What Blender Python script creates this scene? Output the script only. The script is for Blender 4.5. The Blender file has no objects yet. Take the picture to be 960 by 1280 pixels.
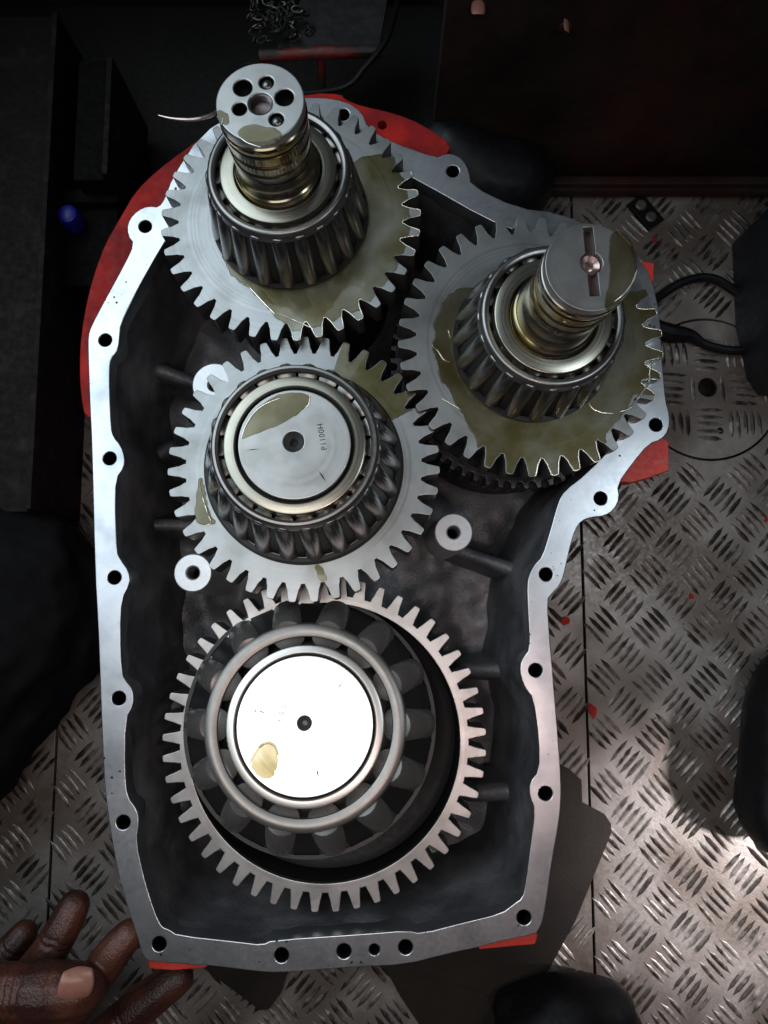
import bpy, bmesh, math, random
from mathutils import Vector, Matrix, Quaternion, noise as mnoise
random.seed(7)
S = 0.001                       # all numbers below are millimetres; S turns them into metres
scene = bpy.context.scene
col = scene.collection
R = math.radians

# ------------------------------------------------------------------ camera, world, lamps, exposure
F_PX, TILT, HC = 924.4, R(6.5), 320.0
cd = bpy.data.cameras.new('camera'); cam = bpy.data.objects.new('camera', cd); col.objects.link(cam)
cd.sensor_fit = 'VERTICAL'; cd.sensor_height = 36; cd.sensor_width = 27; cd.lens = 26.0
cd.clip_start = 0.01; cd.clip_end = 20
cam.location = (0, 0, HC*S); cam.rotation_euler = (TILT, 0, 0)
scene.camera = cam

w = bpy.data.worlds.new('World'); scene.world = w; w.use_nodes = True
bg = w.node_tree.nodes['Background']
bg.inputs[0].default_value = (0.62, 0.68, 0.8, 1); bg.inputs[1].default_value = 0.007

def lamp(name, kind, loc, target, power, color, size=0.1, size_y=None, spot=None, blend=0.3, spread=180):
    d = bpy.data.lights.new(name, kind); o = bpy.data.objects.new(name, d); col.objects.link(o)
    d.energy = power; d.color = color
    if kind == 'AREA':
        d.shape = 'RECTANGLE' if size_y else 'DISK'; d.size = size
        if size_y: d.size_y = size_y
        d.spread = R(spread)
    if kind == 'SPOT':
        d.spot_size = R(spot); d.spot_blend = blend; d.shadow_soft_size = size
    o.location = Vector(loc)*S
    o.rotation_euler = (Vector(target)-Vector(loc)).to_track_quat('-Z', 'Y').to_euler()
    return o
lamp('work_light', 'AREA', (-250, 210, 370), (-10, 50, 0), 0.47, (0.78, 0.91, 1.0), 0.50, 0.36, spread=84)
lamp('flange_fill', 'AREA', (262, 62, 380), (60, 20, 0), 0.08, (0.82, 0.93, 1.0), 0.10, spread=90)  # added lamp, only there to give the right flange its highlight
lamp('hand_torch', 'AREA', (-71, -52, 388), (-25, -50, 0), 0.14, (1.0, 0.95, 0.92), 0.21, spread=100)
lamp('floor_torch', 'SPOT', (345, -150, 150), (184, -150, -95), 6.6, (1.0, 0.93, 0.94), 0.010, spot=36, blend=0.9)
lamp('pink_lamp', 'AREA', (92, -128, 420), (30, -20, 20), 0.08, (1.0, 0.74, 0.69), 0.025, spread=100)

scene.view_settings.view_transform = 'Standard'; scene.view_settings.look = 'None'
scene.view_settings.exposure = 0.0; scene.view_settings.gamma = 1.0
scene.render.engine = 'CYCLES'
scene.cycles.max_bounces = 6; scene.cycles.transparent_max_bounces = 8
scene.cycles.use_denoising = True
scene.cycles.caustics_reflective = False; scene.cycles.caustics_refractive = False

# ------------------------------------------------------------------ picking places: a ray of the lens meets a level at height z
CAMP = Vector((0, 0, HC))
RX = Matrix.Rotation(TILT, 3, 'X')
def ray(px, py): return RX @ Vector(((px-480)/F_PX, -(py-640)/F_PX, -1))
def P(px, py, z=0.0):
    d = ray(px, py); return CAMP + d*((z-HC)/d.z)
FWD = RX @ Vector((0, 0, -1))
def mmpp(p): return (p-CAMP).dot(FWD)/F_PX            # millimetres per pixel at a point
def PL(pts, z=0.0): return [P(x, y, z).xy.to_tuple() for x, y in pts]

# ------------------------------------------------------------------ materials
def mat(name, base, rough=0.5, metal=0.0, var=0.25, nscale=120.0, bump=0.0, bscale=400.0, col2=None, c2scale=40.0, c2amt=0.0,
        rvar=0.1, brushed=None, coat=0.0, spec=0.5, radial=False, speck=0.0):
    m = bpy.data.materials.new(name); m.use_nodes = True
    nt = m.node_tree; N = nt.nodes; L = nt.links; b = N['Principled BSDF']
    tc = N.new('ShaderNodeTexCoord')
    co = tc.outputs['Object']
    if brushed:
        mp = N.new('ShaderNodeMapping'); mp.inputs['Scale'].default_value = brushed; L.new(co, mp.inputs[0]); bco = mp.outputs[0]
    elif radial:
        sx = N.new('ShaderNodeSeparateXYZ'); L.new(co, sx.inputs[0])
        ln = N.new('ShaderNodeVectorMath'); ln.operation = 'LENGTH'; L.new(co, ln.inputs[0])
        cx = N.new('ShaderNodeCombineXYZ'); L.new(ln.outputs['Value'], cx.inputs[0]); bco = cx.outputs[0]
    else: bco = co
    n1 = N.new('ShaderNodeTexNoise'); n1.inputs['Scale'].default_value = nscale; n1.inputs['Detail'].default_value = 6
    n1.inputs['Roughness'].default_value = 0.65
    L.new(co, n1.inputs['Vector'])
    mr = N.new('ShaderNodeMapRange'); mr.inputs[1].default_value = 0.25; mr.inputs[2].default_value = 0.75
    mr.inputs[3].default_value = 1-var; mr.inputs[4].default_value = 1+var
    L.new(n1.outputs['Fac'], mr.inputs[0])
    src = None
    if col2:
        n2 = N.new('ShaderNodeTexNoise'); n2.inputs['Scale'].default_value = c2scale; n2.inputs['Detail'].default_value = 5
        L.new(co, n2.inputs['Vector'])
        r2 = N.new('ShaderNodeMapRange'); r2.inputs[1].default_value = 0.56-0.32*c2amt; r2.inputs[2].default_value = 0.72-0.32*c2amt
        L.new(n2.outputs['Fac'], r2.inputs[0])
        mx = N.new('ShaderNodeMixRGB'); mx.inputs[1].default_value = (*base, 1); mx.inputs[2].default_value = (*col2, 1)
        L.new(r2.outputs[0], mx.inputs[0]); src = mx.outputs[0]
    if speck > 0:
        v = N.new('ShaderNodeTexVoronoi'); v.inputs['Scale'].default_value = 330.0; v.inputs['Randomness'].default_value = 1.0
        L.new(co, v.inputs['Vector'])
        n3 = N.new('ShaderNodeTexNoise'); n3.inputs['Scale'].default_value = 45.0; L.new(co, n3.inputs['Vector'])
        rr = N.new('ShaderNodeMapRange'); rr.inputs[1].default_value = 0.5; rr.inputs[2].default_value = 0.75; rr.inputs[3].default_value = 0.0; rr.inputs[4].default_value = speck
        L.new(n3.outputs['Fac'], rr.inputs[0])
        lt = N.new('ShaderNodeMath'); lt.operation = 'LESS_THAN'; L.new(v.outputs['Distance'], lt.inputs[0]); L.new(rr.outputs[0], lt.inputs[1])
        mz = N.new('ShaderNodeMixRGB'); mz.inputs[2].default_value = (0.05, 0.05, 0.05, 1)
        if src: L.new(src, mz.inputs[1])
        else: mz.inputs[1].default_value = (*base, 1)
        L.new(lt.outputs[0], mz.inputs[0]); src = mz.outputs[0]
    ml = N.new('ShaderNodeVectorMath'); ml.operation = 'SCALE'
    if src: L.new(src, ml.inputs[0])
    else: ml.inputs[0].default_value = base
    L.new(mr.outputs[0], ml.inputs['Scale'])
    L.new(ml.outputs[0], b.inputs['Base Color'])
    rm = N.new('ShaderNodeMapRange'); rm.inputs[1].default_value = 0.3; rm.inputs[2].default_value = 0.7
    rm.inputs[3].default_value = max(0.02, rough-rvar); rm.inputs[4].default_value = min(1, rough+rvar)
    nb = N.new('ShaderNodeTexNoise'); nb.inputs['Scale'].default_value = bscale; nb.inputs['Detail'].default_value = 4
    L.new(bco, nb.inputs['Vector'])
    L.new(nb.outputs['Fac'], rm.inputs[0]); L.new(rm.outputs[0], b.inputs['Roughness'])
    b.inputs['Metallic'].default_value = metal; b.inputs['Specular IOR Level'].default_value = spec
    b.inputs['Coat Weight'].default_value = coat; b.inputs['Coat Roughness'].default_value = 0.08
    if bump > 0:
        bp = N.new('ShaderNodeBump'); bp.inputs['Strength'].default_value = bump; bp.inputs['Distance'].default_value = 0.0004
        L.new(nb.outputs['Fac'], bp.inputs['Height']); L.new(bp.outputs[0], b.inputs['Normal'])
    return m
M = {}
M['flange'] = mat('machined_alloy', (0.50, 0.52, 0.55), 0.33, 0.93, 0.10, 120, 0.02, 500, rvar=0.025, col2=(0.36, 0.38, 0.41), c2scale=36, c2amt=0.2, speck=0.28)
M['cast'] = mat('dark_cast_metal', (0.062, 0.063, 0.069), 0.46, 0.2, 0.5, 45, 0.7, 700, col2=(0.14, 0.14, 0.148), c2scale=26, c2amt=0.3)
M['gear2'] = mat('ground_steel_dull', (0.27, 0.28, 0.28), 0.42, 0.7, 0.14, 60, 0.035, 650, rvar=0.07, radial=True, col2=(0.20, 0.205, 0.20), c2scale=40, c2amt=0.35)
M['gear'] = mat('ground_steel', (0.36, 0.375, 0.38), 0.37, 0.7, 0.12, 60, 0.035, 650, rvar=0.07, radial=True, col2=(0.27, 0.28, 0.27), c2scale=45, c2amt=0.3)
M['gear4'] = mat('ground_steel_warm', (0.41, 0.395, 0.385), 0.38, 0.7, 0.14, 60, 0.035, 650, rvar=0.07, radial=True, col2=(0.30, 0.29, 0.28), c2scale=55, c2amt=0.3)
M['clutch'] = mat('dark_gear_steel', (0.045, 0.044, 0.046), 0.35, 0.5, 0.2, 90)
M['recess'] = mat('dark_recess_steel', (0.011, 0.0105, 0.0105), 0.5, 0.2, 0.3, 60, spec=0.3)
M['cage4'] = mat('pressed_cage_wide', (0.24, 0.228, 0.215), 0.40, 0.85, 0.10, 60, rvar=0.03)
M['roller'] = mat('dark_oiled_steel', (0.15, 0.145, 0.14), 0.22, 0.85, 0.05, 60, rvar=0.02)
M['bars'] = mat('dark_cage_bars', (0.018, 0.017, 0.017), 0.45, 0.4, 0.05, 60, rvar=0.02)
M['roller4'] = mat('dark_wet_steel', (0.11, 0.105, 0.10), 0.28, 0.35, 0.05, 60, rvar=0.02)
M['cage'] = mat('pressed_cage_steel', (0.25, 0.245, 0.24), 0.33, 0.9, 0.10, 150, rvar=0.04)
M['race'] = mat('race_steel_straw', (0.31, 0.30, 0.25), 0.28, 0.9, 0.12, 100, rvar=0.06, radial=True, bscale=2600)
M['race4'] = mat('race_steel_bright', (0.58, 0.56, 0.53), 0.34, 0.85, 0.08, 100, rvar=0.06, radial=True, bscale=2600)
M['shaft'] = mat('turned_steel', (0.31, 0.29, 0.255), 0.15, 0.95, 0.10, 60, rvar=0.03, col2=(0.34, 0.27, 0.11), c2scale=55, c2amt=0.35)
M['face'] = mat('ground_end_face', (0.43, 0.44, 0.435), 0.34, 0.75, 0.12, 90, 0.03, 900, rvar=0.07, radial=True, col2=(0.33, 0.335, 0.325), c2scale=90, c2amt=0.3, speck=0.06)
M['face2'] = mat('ground_end_face_grey', (0.33, 0.335, 0.33), 0.34, 0.75, 0.14, 90, 0.03, 900, rvar=0.07, radial=True, col2=(0.25, 0.25, 0.245), c2scale=90, c2amt=0.3, speck=0.12)
M['face4'] = mat('polished_end_face', (0.82, 0.82, 0.81), 0.30, 0.8, 0.06, 90, 0.02, 700, rvar=0.06, radial=True, col2=(0.66, 0.65, 0.60), c2scale=60, c2amt=0.25)
M['seal'] = mat('bronze_seal_ring', (0.42, 0.29, 0.10), 0.20, 0.9, 0.2, 100)
M['sole'] = mat('shoe_sole', (0.018, 0.016, 0.014), 0.7, 0.0, 0.5, 90, 0.6, 300)
M['black'] = mat('black_rubber', (0.006, 0.006, 0.0075), 0.5, 0.0, 0.3, 80, 0.15, 300, spec=0.3)
M['hole'] = mat('bore_shade_black', (0.005, 0.005, 0.005), 0.8, 0.0, 0.2, 80, spec=0.05)  # near black, paints the deep shade inside drilled holes
M['copper'] = mat('rusty_slot', (0.06, 0.036, 0.03), 0.4, 0.5, 0.45, 300, 0.2, 600)
M['red'] = mat('red_paint', (0.46, 0.016, 0.011), 0.6, 0.0, 0.3, 60, 0.3, 300, col2=(0.24, 0.010, 0.010), c2scale=40, c2amt=0.45, spec=0.2)
M['redchip'] = mat('red_paint_chipped', (0.60, 0.045, 0.03), 0.5, 0.0, 0.25, 120, 0.3, 500, col2=(0.28, 0.22, 0.18), c2scale=70, c2amt=-0.1)
M['floor'] = mat('tread_plate', (0.30, 0.275, 0.255), 0.42, 0.35, 0.28, 160, 0.25, 500, col2=(0.155, 0.125, 0.105), c2scale=20, c2amt=0.45, speck=0.22)
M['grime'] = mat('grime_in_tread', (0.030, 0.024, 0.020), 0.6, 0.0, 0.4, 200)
M['bar'] = mat('tread_bar_worn', (0.27, 0.245, 0.225), 0.40, 0.4, 0.5, 320, col2=(0.05, 0.04, 0.034), c2scale=90, c2amt=0.5)
M['gap'] = mat('dark_gap', (0.008, 0.007, 0.006), 0.8, 0, 0.2)
M['bulk'] = mat('dirty_brown_steel', (0.022, 0.0165, 0.014), 0.55, 0.0, 0.6, 30, 0.25, 260, col2=(0.045, 0.012, 0.010), c2scale=9, c2amt=0.25, spec=0.25)
M['beam'] = mat('rusty_dark_steel', (0.006, 0.004, 0.0035), 0.7, 0.0, 0.6, 70, 0.5, 300, col2=(0.022, 0.016, 0.012), c2scale=60, c2amt=0.0, spec=0.2)
M['dark'] = mat('shade_black_steel', (0.003, 0.0026, 0.0026), 0.8, 0.0, 0.5, 60, 0.4, 300, spec=0.12)  # steel coloured near black to stand in for missing light
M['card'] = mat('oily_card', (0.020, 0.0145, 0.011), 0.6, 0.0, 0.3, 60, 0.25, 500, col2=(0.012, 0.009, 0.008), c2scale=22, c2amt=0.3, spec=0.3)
M['cloth'] = mat('dark_work_cloth', (0.006, 0.006, 0.0068), 0.9, 0.0, 0.35, 60, 0.5, 900, spec=0.1)
M['boot'] = mat('black_boot', (0.0045, 0.0045, 0.0055), 0.55, 0.0, 0.35, 60, 0.4, 400, spec=0.25)
M['tool'] = mat('blue_black_paint', (0.010, 0.0125, 0.017), 0.5, 0.0, 0.3, 60, 0.2, 300)
M['blue'] = mat('blue_plastic', (0.004, 0.008, 0.20), 0.45, 0.0, 0.15)
M['skin'] = mat('skin', (0.095, 0.032, 0.020), 0.40, 0.0, 0.4, 150, 0.9, 1100, col2=(0.035, 0.013, 0.010), c2scale=75, c2amt=0.35, spec=0.5)
M['nail'] = mat('nail', (0.34, 0.16, 0.12), 0.28, 0.0, 0.12, 200, rvar=0.05)
M['wire'] = mat('bright_wire', (0.75, 0.62, 0.58), 0.25, 0.9, 0.1)
M['mark'] = mat('etched_mark', (0.03, 0.03, 0.028), 0.9, 0.0, 0.1, spec=0.0)
M['flank'] = mat('shaded_tooth_flank', (0.085, 0.083, 0.08), 0.38, 0.6, 0.2, 90)  # darker steel paints the shade on the unlit tooth walls

def oil_material():
    m = bpy.data.materials.new('amber_oil'); m.use_nodes = True
    nt = m.node_tree; N = nt.nodes; L = nt.links; N.remove(N['Principled BSDF']); out = N['Material Output']
    t = N.new('ShaderNodeBsdfTransparent'); g = N.new('ShaderNodeBsdfGlossy'); g.inputs['Roughness'].default_value = 0.06
    d = N.new('ShaderNodeBsdfDiffuse'); d.inputs['Color'].default_value = (0.09, 0.08, 0.035, 1)
    tc = N.new('ShaderNodeTexCoord'); n = N.new('ShaderNodeTexNoise'); n.inputs['Scale'].default_value = 38; n.inputs['Detail'].default_value = 5
    L.new(tc.outputs['Object'], n.inputs['Vector'])
    cr = N.new('ShaderNodeMixRGB'); cr.inputs[1].default_value = (0.56, 0.51, 0.33, 1); cr.inputs[2].default_value = (0.95, 0.93, 0.84, 1)
    nr = N.new('ShaderNodeMapRange'); nr.inputs[1].default_value = 0.36; nr.inputs[2].default_value = 0.68; L.new(n.outputs['Fac'], nr.inputs[0])
    L.new(nr.outputs[0], cr.inputs[0]); L.new(cr.outputs[0], t.inputs['Color'])
    fr = N.new('ShaderNodeFresnel'); fr.inputs['IOR'].default_value = 1.45
    bp = N.new('ShaderNodeBump'); bp.inputs['Strength'].default_value = 0.12; bp.inputs['Distance'].default_value = 0.0006
    n2 = N.new('ShaderNodeTexNoise'); n2.inputs['Scale'].default_value = 160; L.new(tc.outputs['Object'], n2.inputs['Vector'])
    L.new(n2.outputs['Fac'], bp.inputs['Height']); L.new(bp.outputs[0], g.inputs['Normal'])
    m0 = N.new('ShaderNodeMixShader'); m0.inputs[0].default_value = 0.06; L.new(t.outputs[0], m0.inputs[1]); L.new(d.outputs[0], m0.inputs[2])
    mx = N.new('ShaderNodeMixShader'); L.new(fr.outputs[0], mx.inputs[0]); L.new(m0.outputs[0], mx.inputs[1]); L.new(g.outputs[0], mx.inputs[2])
    L.new(mx.outputs[0], out.inputs['Surface'])
    return m
M['oil'] = oil_material()
M['bead'] = mat('oil_bead_glint', (0.85, 0.83, 0.72), 0.24, 0.75, 0.1, rvar=0.04, spec=1.0)  # pale metallic colour paints lamp glints along the oil edges

# ------------------------------------------------------------------ mesh helpers (input in mm)
def finish(o, material, parent, smooth=None):
    mats = material if isinstance(material, (list, tuple)) else [material]
    o.data.materials.clear()
    for m in mats: o.data.materials.append(m)
    if smooth is not None:
        o.data.shade_smooth(); o.data.set_sharp_from_angle(angle=R(smooth))
    if parent: o.parent = parent
    return o
def from_data(name, verts, faces, material, parent=None, smooth=30, mi=None):
    me = bpy.data.meshes.new(name); me.from_pydata([tuple(c*S for c in v) for v in verts], [], faces); me.update()
    bm = bmesh.new(); bm.from_mesh(me); bmesh.ops.recalc_face_normals(bm, faces=bm.faces); bm.to_mesh(me); bm.free()
    if mi: me.polygons.foreach_set('material_index', mi)
    o = bpy.data.objects.new(name, me); col.objects.link(o)
    return finish(o, material, parent, smooth)
def from_bm(name, bm, material, parent=None, smooth=30):
    me = bpy.data.meshes.new(name)
    bmesh.ops.recalc_face_normals(bm, faces=bm.faces)
    bmesh.ops.scale(bm, vec=(S, S, S), verts=bm.verts)
    bm.to_mesh(me); bm.free()
    o = bpy.data.objects.new(name, me); col.objects.link(o)
    return finish(o, material, parent, smooth)
def bake(tmp, name):
    dg = bpy.context.evaluated_depsgraph_get(); dg.update()
    me = bpy.data.meshes.new_from_object(tmp.evaluated_get(dg)); me.name = name
    data = tmp.data; bpy.data.objects.remove(tmp)
    o = bpy.data.objects.new(name, me); col.objects.link(o)
    return o
def plate(name, outer, holes, ztop, thick, bevel, material, parent=None, smooth=35, res=2):
    cu = bpy.data.curves.new(name, 'CURVE'); cu.dimensions = '2D'; cu.fill_mode = 'BOTH'
    cu.extrude = max(0.0, (thick/2-bevel))*S; cu.bevel_depth = bevel*S; cu.bevel_resolution = res; cu.offset = -bevel*S
    for ring in [outer]+list(holes):
        sp = cu.splines.new('POLY'); sp.points.add(len(ring)-1); sp.use_cyclic_u = True
        for p, c in zip(sp.points, ring): p.co = (c[0]*S, c[1]*S, 0, 1)
    tmp = bpy.data.objects.new(name, cu); col.objects.link(tmp)
    o = bake(tmp, name)
    o.data.transform(Matrix.Translation((0, 0, (ztop-thick/2)*S)))
    return finish(o, material, parent, smooth)
def circ(cx, cy, r, n=32, ph=0.0): return [(cx+r*math.cos(ph+2*math.pi*i/n), cy+r*math.sin(ph+2*math.pi*i/n)) for i in range(n)]
def lathe(name, prof, material, parent=None, n=72, smooth=32, closed=False):
    vs, fs = [], []
    rings = []
    for r, z in prof:
        if r < 1e-6: rings.append([len(vs)]); vs.append((0, 0, z))
        else:
            rings.append(list(range(len(vs), len(vs)+n)))
            vs += [(r*math.cos(2*math.pi*i/n), r*math.sin(2*math.pi*i/n), z) for i in range(n)]
    pairs = list(zip(rings, rings[1:])) + ([(rings[-1], rings[0])] if closed else [])
    for a, b in pairs:
        for i in range(n):
            j = (i+1) % n
            if len(a) == 1 and len(b) == 1: continue
            if len(a) == 1: fs.append((a[0], b[i], b[j]))
            elif len(b) == 1: fs.append((a[i], b[0], a[j]))
            else: fs.append((a[i], b[i], b[j], a[j]))
    return from_data(name, vs, fs, material, parent, smooth)
def box_bm(bm, c, sx, sy, sz, rz=0, bev=0.0, rot=None):
    mt = Matrix.Translation(c) @ (rot.to_4x4() if rot else Matrix.Rotation(rz, 4, 'Z')) @ Matrix.Diagonal((sx, sy, sz, 1))
    g = bmesh.ops.create_cube(bm, size=1, matrix=mt)
    if bev:
        es = list({e for v in g['verts'] for e in v.link_edges})
        bmesh.ops.bevel(bm, geom=es, offset=bev, segments=2, affect='EDGES', profile=0.6)
def tube_bm(bm, pts, rads, n=10, cap=True):
    pts = [Vector(p) for p in pts]
    if not hasattr(rads, '__len__'): rads = [rads]*len(pts)
    prev = None; nrm = None
    for i, p in enumerate(pts):
        t = (pts[min(i+1, len(pts)-1)]-pts[max(i-1, 0)]).normalized()
        if nrm is None:
            nrm = t.orthogonal().normalized()
        nrm = (nrm - t*nrm.dot(t)).normalized(); bn = t.cross(nrm)
        ring = [bm.verts.new(p+(nrm*math.cos(2*math.pi*k/n)+bn*math.sin(2*math.pi*k/n))*rads[i]) for k in range(n)]
        if prev:
            for k in range(n): bm.faces.new((prev[k], prev[(k+1) % n], ring[(k+1) % n], ring[k]))
        elif cap: bm.faces.new(ring[::-1])
        prev = ring
    if cap: bm.faces.new(prev)
def spline(pts, n=12):
    pts = [Vector(p) for p in pts]; out = []
    for i in range(len(pts)-1):
        p0, p1, p2, p3 = pts[max(i-1, 0)], pts[i], pts[i+1], pts[min(i+2, len(pts)-1)]
        for k in range(n):
            t = k/n
            out.append(0.5*((2*p1)+(p2-p0)*t+(2*p0-5*p1+4*p2-p3)*t*t+(3*p1-p0-3*p2+p3)*t**3))
    return out+[pts[-1]]
def blob(name, chains, voxel, material, parent=None, smooth_it=6, disp=0.0, creases=()):
    """one continuous body: tapered limbs merged into a single skin"""
    t = bmesh.new(); bmesh.ops.create_icosphere(t, subdivisions=2, radius=1.0)
    tv = [v.co.copy() for v in t.verts]; tf = [[v.index for v in f.verts] for f in t.faces]; t.free()
    vs, fs = [], []
    for ch in chains:
        pts = [Vector(p) for p, r in ch]; rs = [r for p, r in ch]
        sp = spline(pts, 10) if len(pts) > 1 else pts
        for i, p in enumerate(sp):
            t = i/10.0; k = min(int(t), len(rs)-1); f = t-k
            r = rs[k] if k+1 >= len(rs) else rs[k]*(1-f)+rs[k+1]*f
            b = len(vs); vs += [tuple(p+q*r) for q in tv]; fs += [[k+b for k in f] for f in tf]
    tmp = from_data(name, vs, fs, material, None, None)
    md = tmp.modifiers.new('r', 'REMESH'); md.mode = 'VOXEL'; md.voxel_size = voxel*S
    ms = tmp.modifiers.new('s', 'SMOOTH'); ms.iterations = smooth_it; ms.factor = 0.5
    o = bake(tmp, name)
    if disp:
        new = []
        for v in o.data.vertices:
            c = v.co/S
            d = mnoise.noise(c*0.035)*disp+mnoise.noise(c*0.11)*disp*0.35
            for p, ax, dep, wd, rad in creases:
                q = c-p
                if q.length_squared < rad*rad:
                    u = q.dot(ax)+mnoise.noise(c*.25)*1.1
                    if abs(u) < wd*3: d -= dep*math.exp(-(u/wd)**2)*(1-q.length/rad)
            new.extend(v.co+v.normal*d*S)
        o.data.vertices.foreach_set('co', new)
    o.data.shade_smooth()
    return finish(o, material, parent, None)
def tag(o, label, cat=None, group=None):
    o['label'] = label
    if cat: o['category'] = cat
    if group: o['group'] = group
    return o
def empty(name, loc, label=None, cat=None, group=None, quat=None):
    o = bpy.data.objects.new(name, None); col.objects.link(o); o.empty_display_size = 0.01
    o.location = Vector(loc)*S
    if quat: o.rotation_mode = 'QUATERNION'; o.rotation_quaternion = quat
    if label: tag(o, label, cat, group)
    return o
def structure(o): o['kind'] = 'structure'; return o

# ------------------------------------------------------------------ FLOOR: aluminium tread plate panels over a dark void
ZF = -95.0
floor = from_data('floor', [(-600, -520, ZF-12), (600, -520, ZF-12), (600, 560, ZF-12), (-600, 560, ZF-12)], [(0, 1, 2, 3)], M['gap'], None, None)
structure(floor)
HATCH = P(885, 486, ZF); HR = 41.5
SEAM_R, SEAM_L = P(734, 900, ZF).x, P(66, 1020, ZF).x
YB = P(700, 240, ZF).y                     # foot of the bulkhead
def bar_mesh(vs, fs, mi, c, ang, L, Wd, z):
    ca, sa = math.cos(ang), math.sin(ang)
    def pt(u, v, h): return (c[0]+u*ca-v*sa, c[1]+u*sa+v*ca, z+h)
    b = len(vs)
    o1 = [(-L/2-0.5, 0), (-L/4, -Wd/2-0.5), (L/4, -Wd/2-0.5), (L/2+0.5, 0), (L/4, Wd/2+0.5), (-L/4, Wd/2+0.5)]
    o2 = [(-L/2+0.5, 0), (-L/4, -Wd/2), (L/4, -Wd/2), (L/2-0.5, 0), (L/4, Wd/2), (-L/4, Wd/2)]
    vs += [pt(u, v, 0.03) for u, v in o1]+[pt(u, v, 0.22) for u, v in o2]+[pt(-L/4, 0, 0.8), pt(L/4, 0, 0.8)]
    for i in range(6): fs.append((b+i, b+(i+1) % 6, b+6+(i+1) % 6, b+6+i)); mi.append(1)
    q = b+6; r0, r1 = b+12, b+13
    for f in ((q+1, q+2, r1, r0), (q+4, q+5, r0, r1), (q, q+1, r0), (q+5, q, r0), (q+2, q+3, r1), (q+3, q+4, r1)): fs.append(f); mi.append(0)
A0 = P(811, 718, ZF)                       # one block of the tread, the others follow on a square lattice
PITCH = 65*mmpp(A0)*1.0
def tread(panel, x0, x1, y0, y1, inside=None, rot=0.0, org=A0):
    vs, fs, mi = [], [], []
    cr, sr = math.cos(rot), math.sin(rot)
    K = 30
    for i in range(-K, K):
        for j in range(-K, K):
            for t in (0, 1):
                u, v = (i+0.5*t)*PITCH, (j+0.5*t)*PITCH
                c = Vector((org.x+u*cr-v*sr, org.y+u*sr+v*cr))
                if not (x0-15 < c.x < x1+15 and y0-15 < c.y < y1+15): continue
                a = (R(-48) if t == 0 else R(48))+rot
                st = (R(45) if t == 0 else R(-45))+rot
                for k in range(-2, 3):
                    p = c+Vector((math.cos(st), math.sin(st)))*(k*4.15)
                    p += Vector((random.uniform(-.25, .25), random.uniform(-.25, .25)))
                    if not (x0+2.5 < p.x < x1-2.5 and y0 < p.y < y1): continue
                    dh = (p-HATCH.xy).length
                    if inside is None and dh < HR+5: continue
                    if inside and (dh > HR-5.5 or (p-inside[0]).length < inside[1]): continue
                    bar_mesh(vs, fs, mi, p, a+R(random.uniform(-3, 3)), random.uniform(14.2, 16.4), random.uniform(1.2, 1.8), ZF)
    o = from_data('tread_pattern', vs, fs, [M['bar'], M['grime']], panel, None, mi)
    o['kind'] = 'stuff'
    return o
g = 0.7
rect = lambda a, b, c, d: [(a, c), (b, c), (b, d), (a, d)]
pan = plate('floor_panel', rect(-560, SEAM_L-g, -480, YB), [], ZF, 3, 0.25, M['floor'], floor); tread(pan, -330, SEAM_L-g, -330, 150)
pan = plate('floor_panel', rect(SEAM_L+g, SEAM_R-g, -480, YB), [], ZF, 3, 0.25, M['floor'], floor); tread(pan, SEAM_L+g, SEAM_R-g, -330, YB-2)
pan = plate('floor_panel', rect(SEAM_R+g, 560, -480, YB), [circ(HATCH.x, HATCH.y, HR+0.6, 64)], ZF, 3, 0.25, M['floor'], floor); tread(pan, SEAM_R+g, 330, -330, YB-2)
HH = P(885, 484, ZF)
hatch = plate('floor_hatch', circ(HATCH.x, HATCH.y, HR-0.6, 64), [circ(HH.x, HH.y, 5.6, 32), circ(P(901, 538, ZF).x, P(901, 538, ZF).y, 1.9, 16)], ZF-0.1, 3, 0.25, M['floor'], floor)
tread(hatch, 0, 400, -200, 300, inside=(HH.xy, 7.5), rot=R(45), org=P(887, 530, ZF))
for px, py, r in ((740, 888, 3.2), (864, 745, 1.4), (957, 650, 1.3), (706, 775, 2.5), (818, 300, 1.6)):   # flakes of red paint
    c = P(px, py, ZF)
    n = 9; pts = [(c.x+r*random.uniform(.5, 1.25)*math.cos(2*math.pi*i/n), c.y+r*random.uniform(.5, 1.5)*math.sin(2*math.pi*i/n)) for i in range(n)]
    ch = plate('paint_flake', pts, [], ZF+1.0, 0.5, 0.05, M['red'])
    ch['kind'] = 'stuff'; ch['label'] = 'small flake of red paint lying on the tread plate floor'

# ------------------------------------------------------------------ BULKHEAD and the dark machinery around
bk = empty('bulkhead_wall', (150, YB, ZF), 'dirty dark brown steel bulkhead closing off the floor at the top right', 'wall')
bm = bmesh.new(); x0 = P(545, 120, -20).x
box_bm(bm, ((x0+420)/2, YB+9, 30), 420-x0, 10, 250, bev=0.8)
o = from_bm('wall_plate', bm, M['bulk'], bk); o.parent = bk; o.matrix_parent_inverse = Matrix.Translation(bk.location).inverted()
bm = bmesh.new(); tube_bm(bm, [(x0+20, YB-0.5, ZF+6), (420, YB-0.5, ZF+6)], 5.2, 14); box_bm(bm, ((x0+20+420)/2, YB-2, ZF+14), 400-x0, 5, 4, bev=0.8)
o = from_bm('foot_rail', bm, M['bulk'], bk); o.matrix_parent_inverse = Matrix.Translation(bk.location).inverted()

def world_part(o, root):
    o.parent = root
    o.matrix_parent_inverse = (Matrix.Translation(root.location) @ (root.rotation_quaternion.to_matrix().to_4x4() if root.rotation_mode == 'QUATERNION' else Matrix())).inverted()
    return o

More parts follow.
